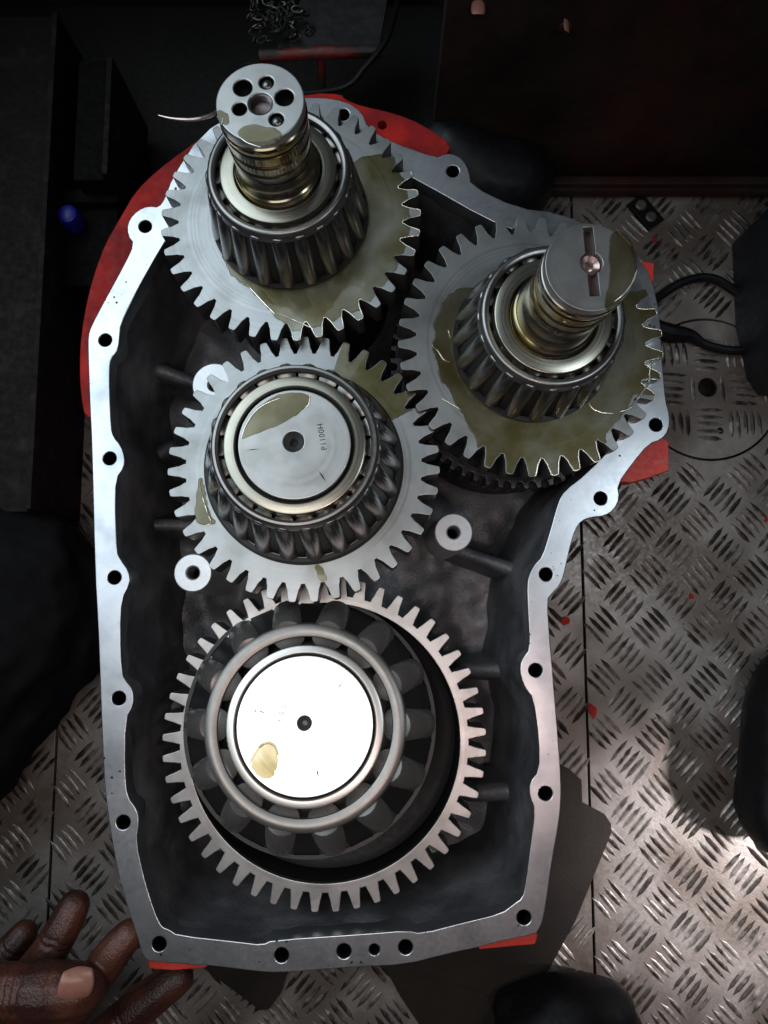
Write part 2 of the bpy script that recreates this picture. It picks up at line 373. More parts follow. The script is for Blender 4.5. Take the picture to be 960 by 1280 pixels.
# two channels of the engine bed on the left
for (pa, pb, hw, lab) in ((-70, 48, 60, 'rusty dark steel channel standing along the left edge, nearest the frame'), (82, 122, 40, 'shade-black narrow steel upright behind the blue cap')):
    xa, xb = P(pa, 400, -40).x, P(pb, 400, -40).x
    y0, y1 = P(30, 640, -40).y, P(30, 20, -40).y
    if pa > 60: y0 = P(30, 225, -40).y; y1 = P(30, 75, -40).y
    rt = empty('steel_channel', ((xa+xb)/2, (y0+y1)/2, ZF), lab, 'steel beam')
    bm = bmesh.new(); box_bm(bm, ((xa+xb)/2, (y0+y1)/2, (ZF-40)/2), xb-xa, y1-y0, -40-ZF, bev=1.0)
    world_part(from_bm('web', bm, M['beam'] if pa < 60 else M['dark'], rt), rt)
    bm = bmesh.new(); box_bm(bm, (xb+1.6, (y0+y1)/2, (ZF-36)/2), 3, y1-y0-2, -36-ZF, bev=0.6)
    world_part(from_bm('lip', bm, M['beam'], rt), rt)
# low block with the blue cap
rt = empty('engine_block_foot', P(110, 290, ZF), 'shade-dark steel foot under the blue plastic cap', 'machine part')
bm = bmesh.new(); c = P(112, 300, -60); box_bm(bm, (c.x, c.y, (ZF-60)/2), 30, 52, -60-ZF, bev=2); box_bm(bm, (c.x, c.y+22, -58), 34, 8, 8, bev=1.5)
world_part(from_bm('casting', bm, M['dark'], rt), rt)
c = P(88, 272, -52)
cap = lathe('blue_cap', [(0, 5.6), (3, 5.4), (4.8, 4.4), (5.6, 2.6), (5.8, 0.4), (5.8, -6), (5.0, -7), (0, -7)], M['blue'], None, 32)
cap.location = c*S; tag(cap, 'round blue plastic cap on the dark machinery at the left', 'cap')

# dark hull plate behind the top left
hb = bmesh.new(); xa, xb = P(60, 60, -20).x-140, P(545, 60, -20).x-2
box_bm(hb, ((xa+xb)/2, P(300, 10, ZF).y+14, 0), xb-xa, 8, 190, bev=1)
tag(from_bm('hull_plate', hb, M['dark']), 'shade-black steel plate standing behind the red painted tube at the top', 'wall')
# tray with a red painted edge tube
zt = -45
tr = empty('drip_tray', P(430, 40, zt), 'dull grey metal tray with a chipped red front tube at the top edge', 'tray')
a, b2, c2, d2 = [P(*q, zt) for q in ((388, -25), (488, -25), (474, 58), (345, 62))]
vs = [tuple(a), tuple(b2), tuple(c2), tuple(d2)]; vs += [(x, y, z-3) for x, y, z in vs]
trm = mat('tray_grey', (0.035, 0.035, 0.037), 0.42, 0.4, 0.3, 60, 0.2, 200)
world_part(from_data('pan', vs, [(0, 1, 2, 3), (7, 6, 5, 4), (0, 4, 5, 1), (1, 5, 6, 2), (2, 6, 7, 3), (3, 7, 4, 0)], trm, None, None), tr)
bm = bmesh.new(); tube_bm(bm, spline([P(325, 70, zt), P(400, 66, zt+1), P(478, 64, zt)], 8), 3.2, 12)
redm = mat('red_paint_worn', (0.22, 0.02, 0.014), 0.5, 0.0, 0.5, 90, 0.3, 300, col2=(0.03, 0.02, 0.018), c2scale=45, c2amt=0.6)
world_part(from_bm('front_tube', bm, redm, tr), tr)
bm = bmesh.new(); tube_bm(bm, [P(401, 68, zt), P(403, 118, zt-22)], 2.3, 10)
world_part(from_bm('strut', bm, redm, tr), tr)
# coil of small chain
bm = bmesh.new()
for i in range(70):
    c = P(random.gauss(345, 17), random.gauss(22, 16), zt+random.uniform(0, 12))
    rot = Matrix.Rotation(random.uniform(0, 6.28), 4, 'Z') @ Matrix.Rotation(random.uniform(0, 3.14), 4, 'X')
    pts = [Matrix.Translation(c) @ rot @ Vector((3.0*math.cos(t)*1.0, 1.5*math.sin(t), 0)) for t in [2*math.pi*k/12 for k in range(13)]]
    tube_bm(bm, pts, 0.55, 6, cap=False)
tag(from_bm('steel_chain', bm, mat('chain_steel', (0.05, 0.05, 0.048), 0.35, 0.7, 0.3), None), 'small dark steel chain heaped in a coil at the top edge', 'chain')
# cables
bm = bmesh.new(); tube_bm(bm, spline([P(300, 120, zt), P(420, 112, zt), P(458, 82, zt+6), P(485, 45, zt+8), P(500, -10, zt)], 10), 1.7, 8)
tag(from_bm('black_cable', bm, M['boot']), 'black cable curving past the end of the red tube', 'cable')
bm = bmesh.new(); z0 = ZF+5
tube_bm(bm, spline([P(790, 395, z0+6), P(822, 372, z0), P(855, 352, z0), P(890, 348, z0), P(925, 368, z0), P(975, 400, z0+4)], 10), 2.6, 10)
tag(from_bm('black_hose', bm, M['black']), 'thin black hose arching over the round floor hatch', 'hose')
bm = bmesh.new()
tube_bm(bm, spline([P(790, 400, z0), P(832, 415, z0-1), P(862, 420, z0-1.5), P(885, 432, z0-2), P(925, 438, z0-1), P(980, 425, z0)], 10), [5.6]*12+[5.6-0.2*k for k in range(15)]+[2.6]*24, 10)
tag(from_bm('black_hose', bm, M['black']), 'thick ended black hose lying low across the round floor hatch', 'hose')
# bright loop of wire
bm = bmesh.new(); zw = 10
pw = spline([P(198, 144, zw), P(215, 148, zw), P(238, 149.5, zw), P(258, 146, zw), P(272, 139, zw-2), P(292, 120, zw-10)], 8)
tube_bm(bm, pw, [0.25+min(i, 14)*0.045 for i in range(len(pw))], 8)
tag(from_bm('wire_end', bm, M['wire']), 'curved bright wire end poking out beside the oily end of the top left shaft', 'wire')
# bracket plate with two holes
c = P(808, 263, ZF+4); ax = R(-52)
def rot2(u, v): return (c.x+u*math.cos(ax)-v*math.sin(ax), c.y+u*math.sin(ax)+v*math.cos(ax))
ol = [rot2(*q) for q in ((-10, -5.6), (10, -5.6), (10.4, 5.4), (-9.6, 5.8))]
br = empty('hinge_plate', (c.x, c.y, ZF), 'small black steel strap with two screws on the floor near the bulkhead', 'bracket')
world_part(plate('strap', ol, [], ZF+3.2, 3, 0.5, M['boot']), br)
scm = mat('screw_head', (0.16, 0.15, 0.13), 0.4, 0.5, 0.3)
for u in (-4.6, 4.6):
    q = rot2(u, 0); s = lathe('screw', [(0, 1.2), (2.4, 1.0), (3.2, 0.3), (3.3, -0.5), (0, -0.5)], scm, None, 24)
    s.data.transform(Matrix.Translation((q[0]*S, q[1]*S, (ZF+3.5)*S))); world_part(s, br)

# cards under the housing
def card(name, px, z, th, label):
    return tag(plate(name, PL(px, z), [], z, th, 0.2, M['card']), label, 'card sheet')
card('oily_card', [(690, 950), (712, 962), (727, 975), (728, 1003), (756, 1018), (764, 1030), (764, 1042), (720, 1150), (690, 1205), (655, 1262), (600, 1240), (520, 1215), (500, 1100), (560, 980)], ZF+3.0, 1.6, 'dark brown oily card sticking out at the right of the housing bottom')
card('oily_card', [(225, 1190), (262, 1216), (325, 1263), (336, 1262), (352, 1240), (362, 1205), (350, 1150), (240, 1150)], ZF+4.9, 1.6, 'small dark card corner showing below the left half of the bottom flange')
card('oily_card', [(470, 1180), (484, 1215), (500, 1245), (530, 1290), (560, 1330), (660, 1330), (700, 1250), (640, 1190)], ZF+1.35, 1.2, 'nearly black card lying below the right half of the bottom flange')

# ------------------------------------------------------------------ GEARBOX HOUSING
OUT = [(198,259),(188,257.5),(178,259.5),(166,268),(159,280),(159.5,294),(167.5,305),(155,331),(132,373),(113.5,408),(110,420),(110,440),(112,500),(115,560),(118.7,715),(122.5,780),(125,845),(127.5,915),(131,990),(140,1052),(147,1090),(161,1140),(170,1165),(176.6,1190),(181,1198),(188,1202),(250,1207),(263,1207),(310,1213),(340,1216),(366,1215),(440,1209),(507,1206),(557,1193),(600,1184),(620,1178),(669,1168),(675,1160),(679,1150),(685,1113),(690,1077),(699,1027),(702,990),(700,952),(696,902),(694,877),(691,840),(687,797),(684,750),(690,742),(699,733),(704,722),(707,709),(713,683),(719,662),(727,651),(740,646.5),(756,645),(768,637),(774.5,623),(772,606),(790,580),(811,555),(827,549.5),(836,538),(837.5,520),(832,501),(829,465),(827,445),(825,394),(815,348),(800,324),(760,292),(700,266),(647,260),(589,232),(586.5,214),(579,199),(565,191.5),(553,193),(545,197),(489,177),(460,160),(453,140),(432,126),(398,121),(350,124),(300,137),(250,168),(215,222),(206,248)]
INN = [(200,312),(180,347),(165,375),(151,405),(149.5,420),(148.5,432),(145,441),(138.5,448),(137,460),(137,490),(139,535),(142,546),(151,557),(156,571),(155,584),(145,598),(144,640),(146,690),(151,700),(161,714),(162.5,729),(152,749),(150,790),(152,842),(157,851),(166,862),(167,881),(157,898),(156,965),(159,996),(171,1012),(174,1026),(170,1052),(180,1097),(190,1130),(197,1149),(203,1159),(212,1162),(222,1169),(300,1177.5),(328,1181),(340,1175),(460,1167),(509,1163),(527,1167),(580,1153),(627,1142),(642,1130),(653,1123),(657,1105),(664,1052),(669,1012),(662,996),(662,978),(674,964),(674,925),(667,873),(657,861),(651,846),(650,833),(653,823),(663,811),(660,763),(659,730),(662,717),(668,706),(678,696),(687,667),(698,627),(706,613),(733,592),(771,553),(788,520),(795,480),(797,420),(785,358),(745,318),(700,298),(650,290),(612,276),(520,224),(470,200),(435,178),(390,157),(340,157),(296,170),(262,200),(238,250)]
HOLES = [(181.5,283),(131.5,425),(137,573),(143,722),(148.5,873),(154,1028),(199,1180),(352,1194),(430,1189),(507,1184),(655,1147),(682,992),(669.5,838),(682.5,718),(751,623),(820,531),(566,214),(429,143)]
def smooth_poly(pts, it=1):
    for _ in range(it):
        out = []
        for i, p in enumerate(pts):
            q = pts[(i+1) % len(pts)]
            out += [(p[0]*.75+q[0]*.25, p[1]*.75+q[1]*.25), (p[0]*.25+q[0]*.75, p[1]*.25+q[1]*.75)]
        pts = out
    return pts
def inset(pts, d):
    n = len(pts); area = sum(pts[i][0]*pts[(i+1) % n][1]-pts[(i+1) % n][0]*pts[i][1] for i in range(n))
    sg = 1 if area > 0 else -1; out = []
    for i in range(n):
        a, b, c = Vector(pts[i-1]), Vector(pts[i]), Vector(pts[(i+1) % n])
        t = (c-a).normalized(); nn = Vector((-t.y, t.x))*sg
        out.append((b.x+nn.x*d, b.y+nn.y*d))
    return out
outW, innW = PL(smooth_poly(OUT)), PL(smooth_poly(INN))
hs = [circ(*P(x, y).xy, 2.95, 28) for x, y in HOLES]+[circ(*P(468, 1187).xy, 2.2, 24)]
hs0 = P(400, 700, ZF)
HOUS = empty('gearbox_housing', (hs0.x, hs0.y, ZF), 'open gearbox housing with a bright machined flange, red outside, lying on the floor plates', 'gearbox')
world_part(plate('flange', outW, [innW]+hs, 0, 13, 0.35, M['flange'], None, 30), HOUS)
hm = None
for x, y in HOLES+[(468, 1187)]:
    c = P(x, y, 0)
    if hm is None: o = lathe('bolt_hole_shade', [(2.9, -.9), (2.9, -12.6), (0, -12.8)], [M['hole']], None, 28); hm = o  # black cup paints the shade down in each hole
    else: o = hm.copy(); col.objects.link(o)
    k = 0.74 if x == 468 else 1.0
    o.scale = (k, k, 1)
    o.location = (c.x*S, c.y*S, 0); world_part(o, HOUS)
def loft(name, rings, material, noise_amp=0.0, smooth=60):
    vs, fs = [], []; n = len(rings[0][0])
    for pts, z in rings:
        for (x, y) in pts:
            v = Vector((x, y, z))
            if noise_amp:
                v.x += mnoise.noise(v*0.09)*noise_amp; v.y += mnoise.noise(v*0.09+Vector((40, 7, 3)))*noise_amp
            vs.append(tuple(v))
    for k in range(len(rings)-1):
        for i in range(n):
            j = (i+1) % n; fs.append((k*n+i, k*n+j, (k+1)*n+j, (k+1)*n+i))
    return from_data(name, vs, fs, material, None, smooth)
def relax(pts, it):
    for _ in range(it):
        pts = [((pts[i-1][0]+pts[i][0]*2+pts[(i+1) % len(pts)][0])/4, (pts[i-1][1]+pts[i][1]*2+pts[(i+1) % len(pts)][1])/4) for i in range(len(pts))]
    return pts
inn2 = smooth_poly(INN, 2); innA = PL(inn2)
rings = []
for k, z in enumerate((-1.2, -6, -12, -20, -28, -36, -44, -52, -60, -68, -76)):
    rings.append((inset(relax(innA, 4*k), -1.2+0.3*min(k, 2)+0.95*max(0, k-1)), z))
world_part(loft('cavity_wall', rings, M['cast'], 1.2), HOUS)
outA = PL(smooth_poly(OUT, 1))
world_part(loft('outer_wall', [(inset(relax(outA, 6), 3.2), -12.9), (inset(relax(outA, 10), 4.5), -50), (inset(relax(outA, 14), 9), ZF+1.0)], M['red']), HOUS)
# cast floor of the cavity with ridges
xs = [p[0] for p in innA]; ys = [p[1] for p in innA]
nx, ny = 90, 150; vs, fs = [], []
for j in range(ny+1):
    for i in range(nx+1):
        x = min(xs)-2+(max(xs)-min(xs)+4)*i/nx; y = min(ys)-2+(max(ys)-min(ys)+4)*j/ny
        h = mnoise.noise(Vector((x*.035, y*.035, 1)))*7+mnoise.noise(Vector((x*.1, y*.1, 5)))*2.5
        vs.append((x, y, -71+h))
for j in range(ny):
    for i in range(nx):
        a = j*(nx+1)+i; fs.append((a, a+1, a+nx+2, a+nx+1))
# keep only faces inside the wall
import bisect
def inside(pt, poly):
    x, y = pt; r = False; n = len(poly)
    for i in range(n):
        x1, y1 = poly[i]; x2, y2 = poly[i-1]
        if (y1 > y) != (y2 > y) and x < (x2-x1)*(y-y1)/(y2-y1)+x1: r = not r
    return r
inO = inset(innA, -2.5)
fs = [f for f in fs if inside(((vs[f[0]][0]+vs[f[2]][0])/2, (vs[f[0]][1]+vs[f[2]][1])/2), inO)]
world_part(from_data('cavity_floor', vs, fs, M['cast'], None, 80), HOUS)
# ribs and bosses inside
def rib(pa, pb, z, wd, ht):
    a, b = P(*pa, z), P(*pb, z-8)
    ch = [[(a-Vector((0, 0, k*5)), wd*.5+k*.7), ((a+b)/2-Vector((0, 0, k*5)), wd*.45+k*.7), (b-Vector((0, 0, k*5)), wd*.4+k*.6)] for k in range(5)]
    world_part(blob('rib', ch, 1.2, M['cast'], None, 8, 0.5), HOUS)
for q in (((176, 656), (240, 657), -42, 8, 34), ((200, 463), (264, 486), -44, 8, 30), ((169, 405), (188, 374), -38, 4, 34), ((640, 712), (560, 684), -40, 8, 30), ((652, 838), (580, 837), -40, 10, 30), ((660, 988), (585, 990), -40, 11, 30), ((150, 900), (222, 880), -44, 10, 26), ((160, 1020), (232, 1005), -44, 12, 26), ((330, 1172), (480, 1160), -34, 9, 26), ((148, 600), (215, 560), -46, 10, 26)):
    rib(*q)
bossm = mat('machined_boss', (0.55, 0.56, 0.58), 0.36, 0.7, 0.1, 150, 0.06, 1500)
for px, py, z, r in ((241, 716, -22, 24), (567, 665.5, -24, 24), (268, 481, -14, 28)):
    c = P(px, py, z); rr = r*mmpp(c)
    b = lathe('boss', [(2.9, -18), (2.9, -0.8), (3.5, 0), (rr-0.5, 0), (rr, -0.6), (rr+0.3, -12), (rr+2.5, -60)], [bossm], None, 48)
    b.data.transform(Matrix.Translation(c*S)); world_part(b, HOUS)
    bt = lathe('boss_bore_shade', [(0, -14), (2.85, -14), (2.85, -17.5), (0, -17.5)], [M['hole']], None, 20); bt.data.transform(Matrix.Translation(c*S)); world_part(bt, HOUS)  # black plug paints the shade in the boss hole
# red bell flange behind the top left
bell_o = [(106,522),(101,495),(99,460),(101,418),(110,368),(120,335),(131,305),(150,272),(169,239),(197,212),(225,191),(270,158),(330,129),(390,116),(427,117),(431,124),(452,132),(493,141),(528,155),(566,181),(556,196)]
bell_i = [(520,196),(470,170),(430,150),(390,138),(345,140),(300,152),(255,182),(226,235),(180,300),(160,345),(135,395),(124,420),(124,450),(126,522)]
zb = -14.5
world_part(plate('bell_flange', PL(smooth_poly(bell_o+bell_i, 1), zb), [circ(*P(478, 156, zb).xy, 2.2, 20)], zb, 10, 0.5, M['red']), HOUS)
for pts, z in (([(760,610),(777,590),(800,560),(826,545),(836,552),(836,588),(815,596),(790,603),(775,602)], -16), ([(797,326),(806,327),(818,329),(817,352),(800,353),(795,345)], -16), ([(590,1176),(620,1168),(668,1160),(672,1170),(669,1180.5),(640,1183),(600,1187)], -15.5), ([(180,1185),(184,1198),(187,1211),(215,1213),(256,1210),(270,1200),(240,1185)], -15.5)):
    world_part(plate('foot_pad', PL(pts, z), [], z, 9, 0.4, M['redchip']), HOUS)

# ------------------------------------------------------------------ SHAFTS WITH GEARS AND BEARINGS
def gear_outline(rt, rr, n, phase, tip, mid, root, samples=None):
    """spur gear outline; tip, mid, root are half widths of a tooth as parts of the pitch"""
    out = []; p = 2*math.pi/n
    rm1, rm2 = rr+(rt-rr)*0.35, rr+(rt-rr)*0.72
    seq = [(-root, rr), (-(root*.72+mid*.28), rr+(rt-rr)*0.12), (-mid, rm1), (-(mid*.42+tip*.58), rm2), (-tip, rt-(rt-rr)*.05), (-tip*.55, rt), (tip*.55, rt), (tip, rt-(rt-rr)*.05), (mid*.42+tip*.58, rm2), (mid, rm1), (root*.72+mid*.28, rr+(rt-rr)*0.12), (root, rr)]
    for k in range(n):
        for f, r in seq:
            a = phase+(k+f)*p; out.append((r*math.cos(a), r*math.sin(a)))
    return out
def shade_flanks(o):  # puts the painted shade on the gear's side faces
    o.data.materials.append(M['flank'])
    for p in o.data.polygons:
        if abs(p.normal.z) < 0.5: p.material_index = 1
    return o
class Asm: pass
def assembly(name, label, gear, zg, face, h):
    a = Asm(); a.B = P(gear[0], gear[1], zg); a.T = P(face[0], face[1], zg+h) if face else a.B+Vector((-0.3, 0.6, h))
    a.q = Vector((0, 0, 1)).rotation_difference((a.T-a.B).normalized())
    a.h = (a.T-a.B).length
    a.root = empty(name, a.B, label, 'gear shaft', 'gear shafts standing in the open housing', a.q)
    a.k = mmpp(a.B)
    a.mw = Matrix.Translation(a.B) @ a.q.to_matrix().to_4x4(); a.mi = a.mw.inverted()
    return a
def loc(a, px, py, zl):
    """point of the shaft's own frame at height zl seen at a pixel"""
    o = a.mi @ CAMP; d = a.mi.to_3x3() @ ray(px, py)
    return o+d*((zl-o.z)/d.z)
def phase_of(a, px, py):
    v = loc(a, px, py, 0); return math.atan2(v.y, v.x)
def bearing(a, parent_name, r_top, z_top, r_bot, z_bot, n, r_in, race_mat, rollermat, rd, cage_w, rw=6.0, cmat=None):
    """tapered roller bearing: race, cage with bumps and bars, rollers"""
    br = lathe(parent_name, [(r_in-rw, z_top-1.5), (r_in-rw+.3, z_top-.2), (r_in-rw+.6, z_top+.1), (r_in-.7, z_top+0.05), (r_in-0.25, z_top-0.15), (r_in, z_top-0.8), (r_in+.3, z_top-6), (r_bot-rd*2, z_bot+3), (r_bot-rd*2, z_bot), (r_in-rw, z_bot)], [race_mat], a.root, 96)
    bm = bmesh.new()
    # pressed ring
    prof = [(r_top-cage_w, z_top-1.6), (r_top-cage_w+.3, z_top-.4), (r_top-cage_w*.6, z_top+.25), (r_top-cage_w*.3, z_top+.2), (r_top-.25, z_top-.5), (r_top+.25, z_top-2.0), (r_top+.7, z_top-4.2), (r_top-.4, z_top-4.2), (r_top-1.2, z_top-1.9)]
    nn = 120; rg = []
    for r, z in prof: rg.append([bm.verts.new((r*math.cos(2*math.pi*i/nn), r*math.sin(2*math.pi*i/nn), z)) for i in range(nn)])
    for k in range(len(rg)):
        A, Bq = rg[k], rg[(k+1) % len(rg)]
        for i in range(nn): bm.faces.new((A[i], Bq[i], Bq[(i+1) % nn], A[(i+1) % nn]))
    # bottom ring
    prof2 = [(r_bot-1.4, z_bot+.3), (r_bot+.2, z_bot+.3), (r_bot+.3, z_bot+2.0), (r_bot-1.4, z_bot+2.0)]
    cg = from_bm('cage', bm, cmat or M['cage'], br, 40)
    bb = bmesh.new()
    rg = []
    for r, z in prof2: rg.append([bb.verts.new((r*math.cos(2*math.pi*i/nn), r*math.sin(2*math.pi*i/nn), z)) for i in range(nn)])
    for k in range(4):
        A, Bq = rg[k], rg[(k+1) % 4]
        for i in range(nn): bb.faces.new((A[i], Bq[i], Bq[(i+1) % nn], A[(i+1) % nn]))
    for k in range(n):
        t = 2*math.pi*(k+.5)/n; ct, st = math.cos(t), math.sin(t)
        sk = 1.7 if rd < 6 else 1.0
        p0 = Vector((ct*(r_top-sk), st*(r_top-sk), z_top-3.5)); p1 = Vector((ct*(r_bot-sk-.6), st*(r_bot-sk-.6), z_bot+1.5))
        d = (p1-p0); rot = d.to_track_quat('Z', 'Y').to_matrix()
        xax = Vector((-st, ct, 0)); zax = d.normalized(); yax = zax.cross(xax)
        rot = Matrix((xax, yax, zax)).transposed()
        box_bm(bb, (p0+p1)/2, ((2*math.pi*r_bot/n-rd*1.5)*(1 if rd < 6 else .8)), 0.9, d.length, rot=rot)
    from_bm('cage_bars', bb, M['bars'], br, 30)
    sl = math.atan2(r_bot-r_top, z_top-z_bot)
    L = math.hypot(r_bot-r_top, z_top-z_bot)-5.4
    rm = None
    for k in range(n):
        t = 2*math.pi*k/n
        if rm is None:
            o = lathe('roller', [(0, L/2+.55), (rd*.6, L/2+.5), (rd*.86, L/2+.2), (rd*.93, L/2-.5), (rd*1.02, -L/2+.6), (rd*.95, -L/2), (0, -L/2)], [rollermat], br, 20, 40); rm = o
        else:
            o = rm.copy(); col.objects.link(o); o.parent = br
        rmid = (r_top+r_bot)/2-rd*0.72; zm = (z_top+z_bot)/2-1.6
        o.matrix_local = Matrix.Rotation(t, 4, 'Z') @ Matrix.Translation((rmid*S, 0, zm*S)) @ Matrix.Rotation(-sl*0.95, 4, 'Y')
    # roller ends peeping from under the ring
    bm = bmesh.new()
    for k in range(n):
        t = 2*math.pi*k/n
        mt = Matrix.Rotation(t, 4, 'Z') @ Matrix.Translation((r_top+.15, 0, z_top-3.2)) @ Matrix.Diagonal((1.0, rd*.6, .95, 1) if rd < 6 else (2.3, rd*.8, 1.7, 1))
        bmesh.ops.create_uvsphere(bm, u_segments=12, v_segments=8, radius=1, matrix=mt)
    from_bm('pocket_lips', bm, cmat or M['cage'], br, 60)
    return br
def oil(a, parent, pts, z, bevel=0.34, name='oil_film'):
    return plate(name, pts, [], z+bevel*1.6, bevel*2, bevel*0.98, M['oil'], parent, 60, 3)
def oil_px(a, parent, px, z, bevel=0.34, sm=2, z2=None):
    pts = [loc(a, x, y, z).xy.to_tuple() for x, y in px]
    pts = smooth_poly(pts, sm)
    pts = [(x+mnoise.noise(Vector((x*.6, y*.6, z)))*.55, y+mnoise.noise(Vector((x*.6+9, y*.6, z)))*.55) for x, y in pts]
    return oil(a, parent, pts, z, bevel)
def film_sector(a, parent, outline, a0, a1, r_in, wob=2.0, seed=0, r_out=None):
    """film that follows the tooth outline between two angles and ends at the bearing"""
    pts = []
    ol = inset(outline, 0.35)
    cand = []
    for x, y in ol:
        t = math.atan2(y, x)
        while t < a0: t += 2*math.pi
        if t <= a1:
            r = math.hypot(x, y)
            if r_out:
                lim = r_out(math.degrees(t))
                if lim: r = min(r, lim+mnoise.noise(Vector((t*5, seed, 2)))*2.2+mnoise.noise(Vector((t*17, seed, 7)))*.9)
            cand.append((t, r))
    cand.sort()
    for t, r in cand: pts.append((r*math.cos(t), r*math.sin(t)))
    n = 60
    for i in range(n+1):
        t = a1+(a0-a1)*i/n
        r = r_in+mnoise.noise(Vector((t*3, seed, 0)))*wob
        pts.append((r*math.cos(t), r*math.sin(t)))
    return oil(a, parent, pts, 0, 0.30)
def bead(a, parent, px, z, r=0.42):
    pts = spline([loc(a, x, y, z) for x, y in px], 6)
    bm = bmesh.new(); n = len(pts)
    tube_bm(bm, [p+Vector((0, 0, r*.25)) for p in pts], [r*(0.55+0.45*math.sin(math.pi*min(1, (i+.5)/n)))*(1+.25*mnoise.noise(p*0.5)) for i, p in enumerate(pts)], 10)
    return from_bm('oil_bead_glint', bm, M['bead'], parent, 60)
def tooth_bead(a, parent, outline, d0, d1, r=0.34):
    """oil edge with a painted glint along the teeth between two angles"""
    ol = inset(outline, 0.15); pts = []
    for x, y in ol:
        t = math.atan2(y, x)
        while t < R(d0): t += 2*math.pi
        if t <= R(d1): pts.append((t, Vector((x, y, 0.05))))
    pts.sort(key=lambda q: q[0]); pts = [p for t, p in pts]
    bm = bmesh.new(); tube_bm(bm, pts, [r*(.8+.5*mnoise.noise(p*.35)) for p in pts], 8)
    return from_bm('oil_bead_glint', bm, M['bead'], parent, 60)
def drum(a, r, zt, zb, n, toothed=True):
    if toothed:
        ol = gear_outline(r, r-3.2, n, 0.1, .16, .22, .34)
        plate('clutch_gear', ol, [circ(0, 0, 12, 32)], zt, 12, 0.3, M['clutch'], a.root, 30)
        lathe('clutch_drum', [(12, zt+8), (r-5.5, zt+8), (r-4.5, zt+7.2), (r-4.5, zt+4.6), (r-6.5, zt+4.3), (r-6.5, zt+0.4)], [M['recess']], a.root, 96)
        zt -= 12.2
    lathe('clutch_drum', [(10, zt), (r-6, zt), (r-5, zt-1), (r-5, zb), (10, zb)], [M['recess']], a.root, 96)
ZG = 10.0
# --- shaft 1, top left
a = assembly('gear_shaft', 'tall grooved gear shaft at the top left with five drilled holes in its end', (363, 272), ZG, (325, 127.5), 71)
a1 = a; H = a.h
rt = 163*a.k; rr = 141*a.k
gol = gear_outline(rt, rr, 37, phase_of(a, 226.3, 362.5), .155, .29, .435)
gear = shade_flanks(plate('gear', gol, [circ(0, 0, 14, 48)], 0, 14, 0.25, M['gear'], a.root, 25))
zc = 34
bearing(a, 'roller_bearing', 28.6, zc, 34.2, 0.4, 20, 23.3, M['race'], M['roller'], 3.9, 3.4)
def shaft_profile(h, r, zc, rin):
    p = [(0, h-3.7), (r-1.5, h-3.7), (r-1.5, h-4.5)]
    for z0, z1, dr in ((9.6, 14.0, 0), (15.6, 19.4, 0), (21.0, 24.6, -.2)):
        p += [(r-1.9, h-z0+1.4), (r-1.9, h-z0+.15), (r+dr-.35, h-z0), (r+dr, h-z0-.35), (r+dr, h-z1+.35), (r+dr-.35, h-z1), (r-1.9, h-z1-.15)]
    p += [(r-1.9, h-26.2), (r-.9, h-26.4), (r-.8, h-29.5), (r-.3, h-31.5)]
    p += [(r+.6, zc+3.6), (r+1.2, zc+3.2), (r+1.4, zc+2.4), (r+1.4, zc-1.2), (rin-5.9, zc-2.2), (rin-5.9, -6), (11, -6), (11, -86), (0, -86)]
    return p
def seals(a, H, rs):
    lathe('seal_ring', [(rs-1.8, H-4.2), (rs-.6, H-4.2), (rs+.1, H-4.7), (rs+.3, H-5.6), (rs+.3, H-7.2), (rs+.1, H-8.0), (rs-.6, H-8.3), (rs-1.8, H-8.3)], [M['shaft']], a.root, 96)
    for zz in (14.8, 20.2):
        lathe('seal_ring', [(rs-2.0, H-zz+.65), (rs-.5, H-zz+.65), (rs-.25, H-zz), (rs-.5, H-zz-.65), (rs-2.0, H-zz-.65)], [M['seal']], a.root, 96)
def bores(a, items, depth):
    vs, fs = [], []
    for c, r in items:
        b = len(vs); n = 28
        for rr_, z in ((r-.04, H-.35), (r-.04, H-depth)):
            vs += [(c.x+rr_*math.cos(2*math.pi*i/n), c.y+rr_*math.sin(2*math.pi*i/n), z) for i in range(n)]
        for i in range(n): fs.append((b+i, b+(i+1) % n, b+n+(i+1) % n, b+n+i))
        fs.append(tuple(range(b+n, b+2*n)))
    return from_data('bore_shade', vs, fs, M['hole'], a.root, 30)  # black sleeves paint shade into the shaft's drilled holes
rs = 15.5
lathe('shaft', shaft_profile(H, rs, zc, 23.3), [M['shaft']], a.root, 96)
def lp(px, py, z=None): return loc(a, px, py, H if z is None else z).xy
kf = mmpp(a.T)
hl = [circ(*lp(303.5, 109.5), 11.8*kf, 32), circ(*lp(355.5, 121.5), 11.8*kf, 32), circ(*lp(299.5, 136), 9*kf, 28), circ(*lp(333, 103), 9.2*kf, 28), circ(*lp(345.5, 149), 9.2*kf, 28), circ(*lp(325.5, 129.5), 15.2*kf, 36)]
so = plate('end_face', circ(0, 0, rs, 96), hl, H, 3.9, 0.45, M['face'], a.root, 30)
bores(a, [(lp(303.5, 109.5), 11.8*kf), (lp(355.5, 121.5), 11.8*kf), (lp(299.5, 136), 9*kf), (lp(333, 103), 9.2*kf), (lp(345.5, 149), 9.2*kf)], 3.65)
c = lp(325.5, 129.5)
tp = []
for i in range(6): tp += [(15.1*kf, H-.5-i*.55), (15.1*kf-.6, H-.78-i*.55)]
tp += [(0, H-3.65)]
th = lathe('thread', tp, [mat('thread_steel', (0.11, 0.09, 0.09), 0.3, 0.7, 0.2)], a.root, 36); th.data.transform(Matrix.Translation((c.x*S, c.y*S, 0)))
bm = bmesh.new()
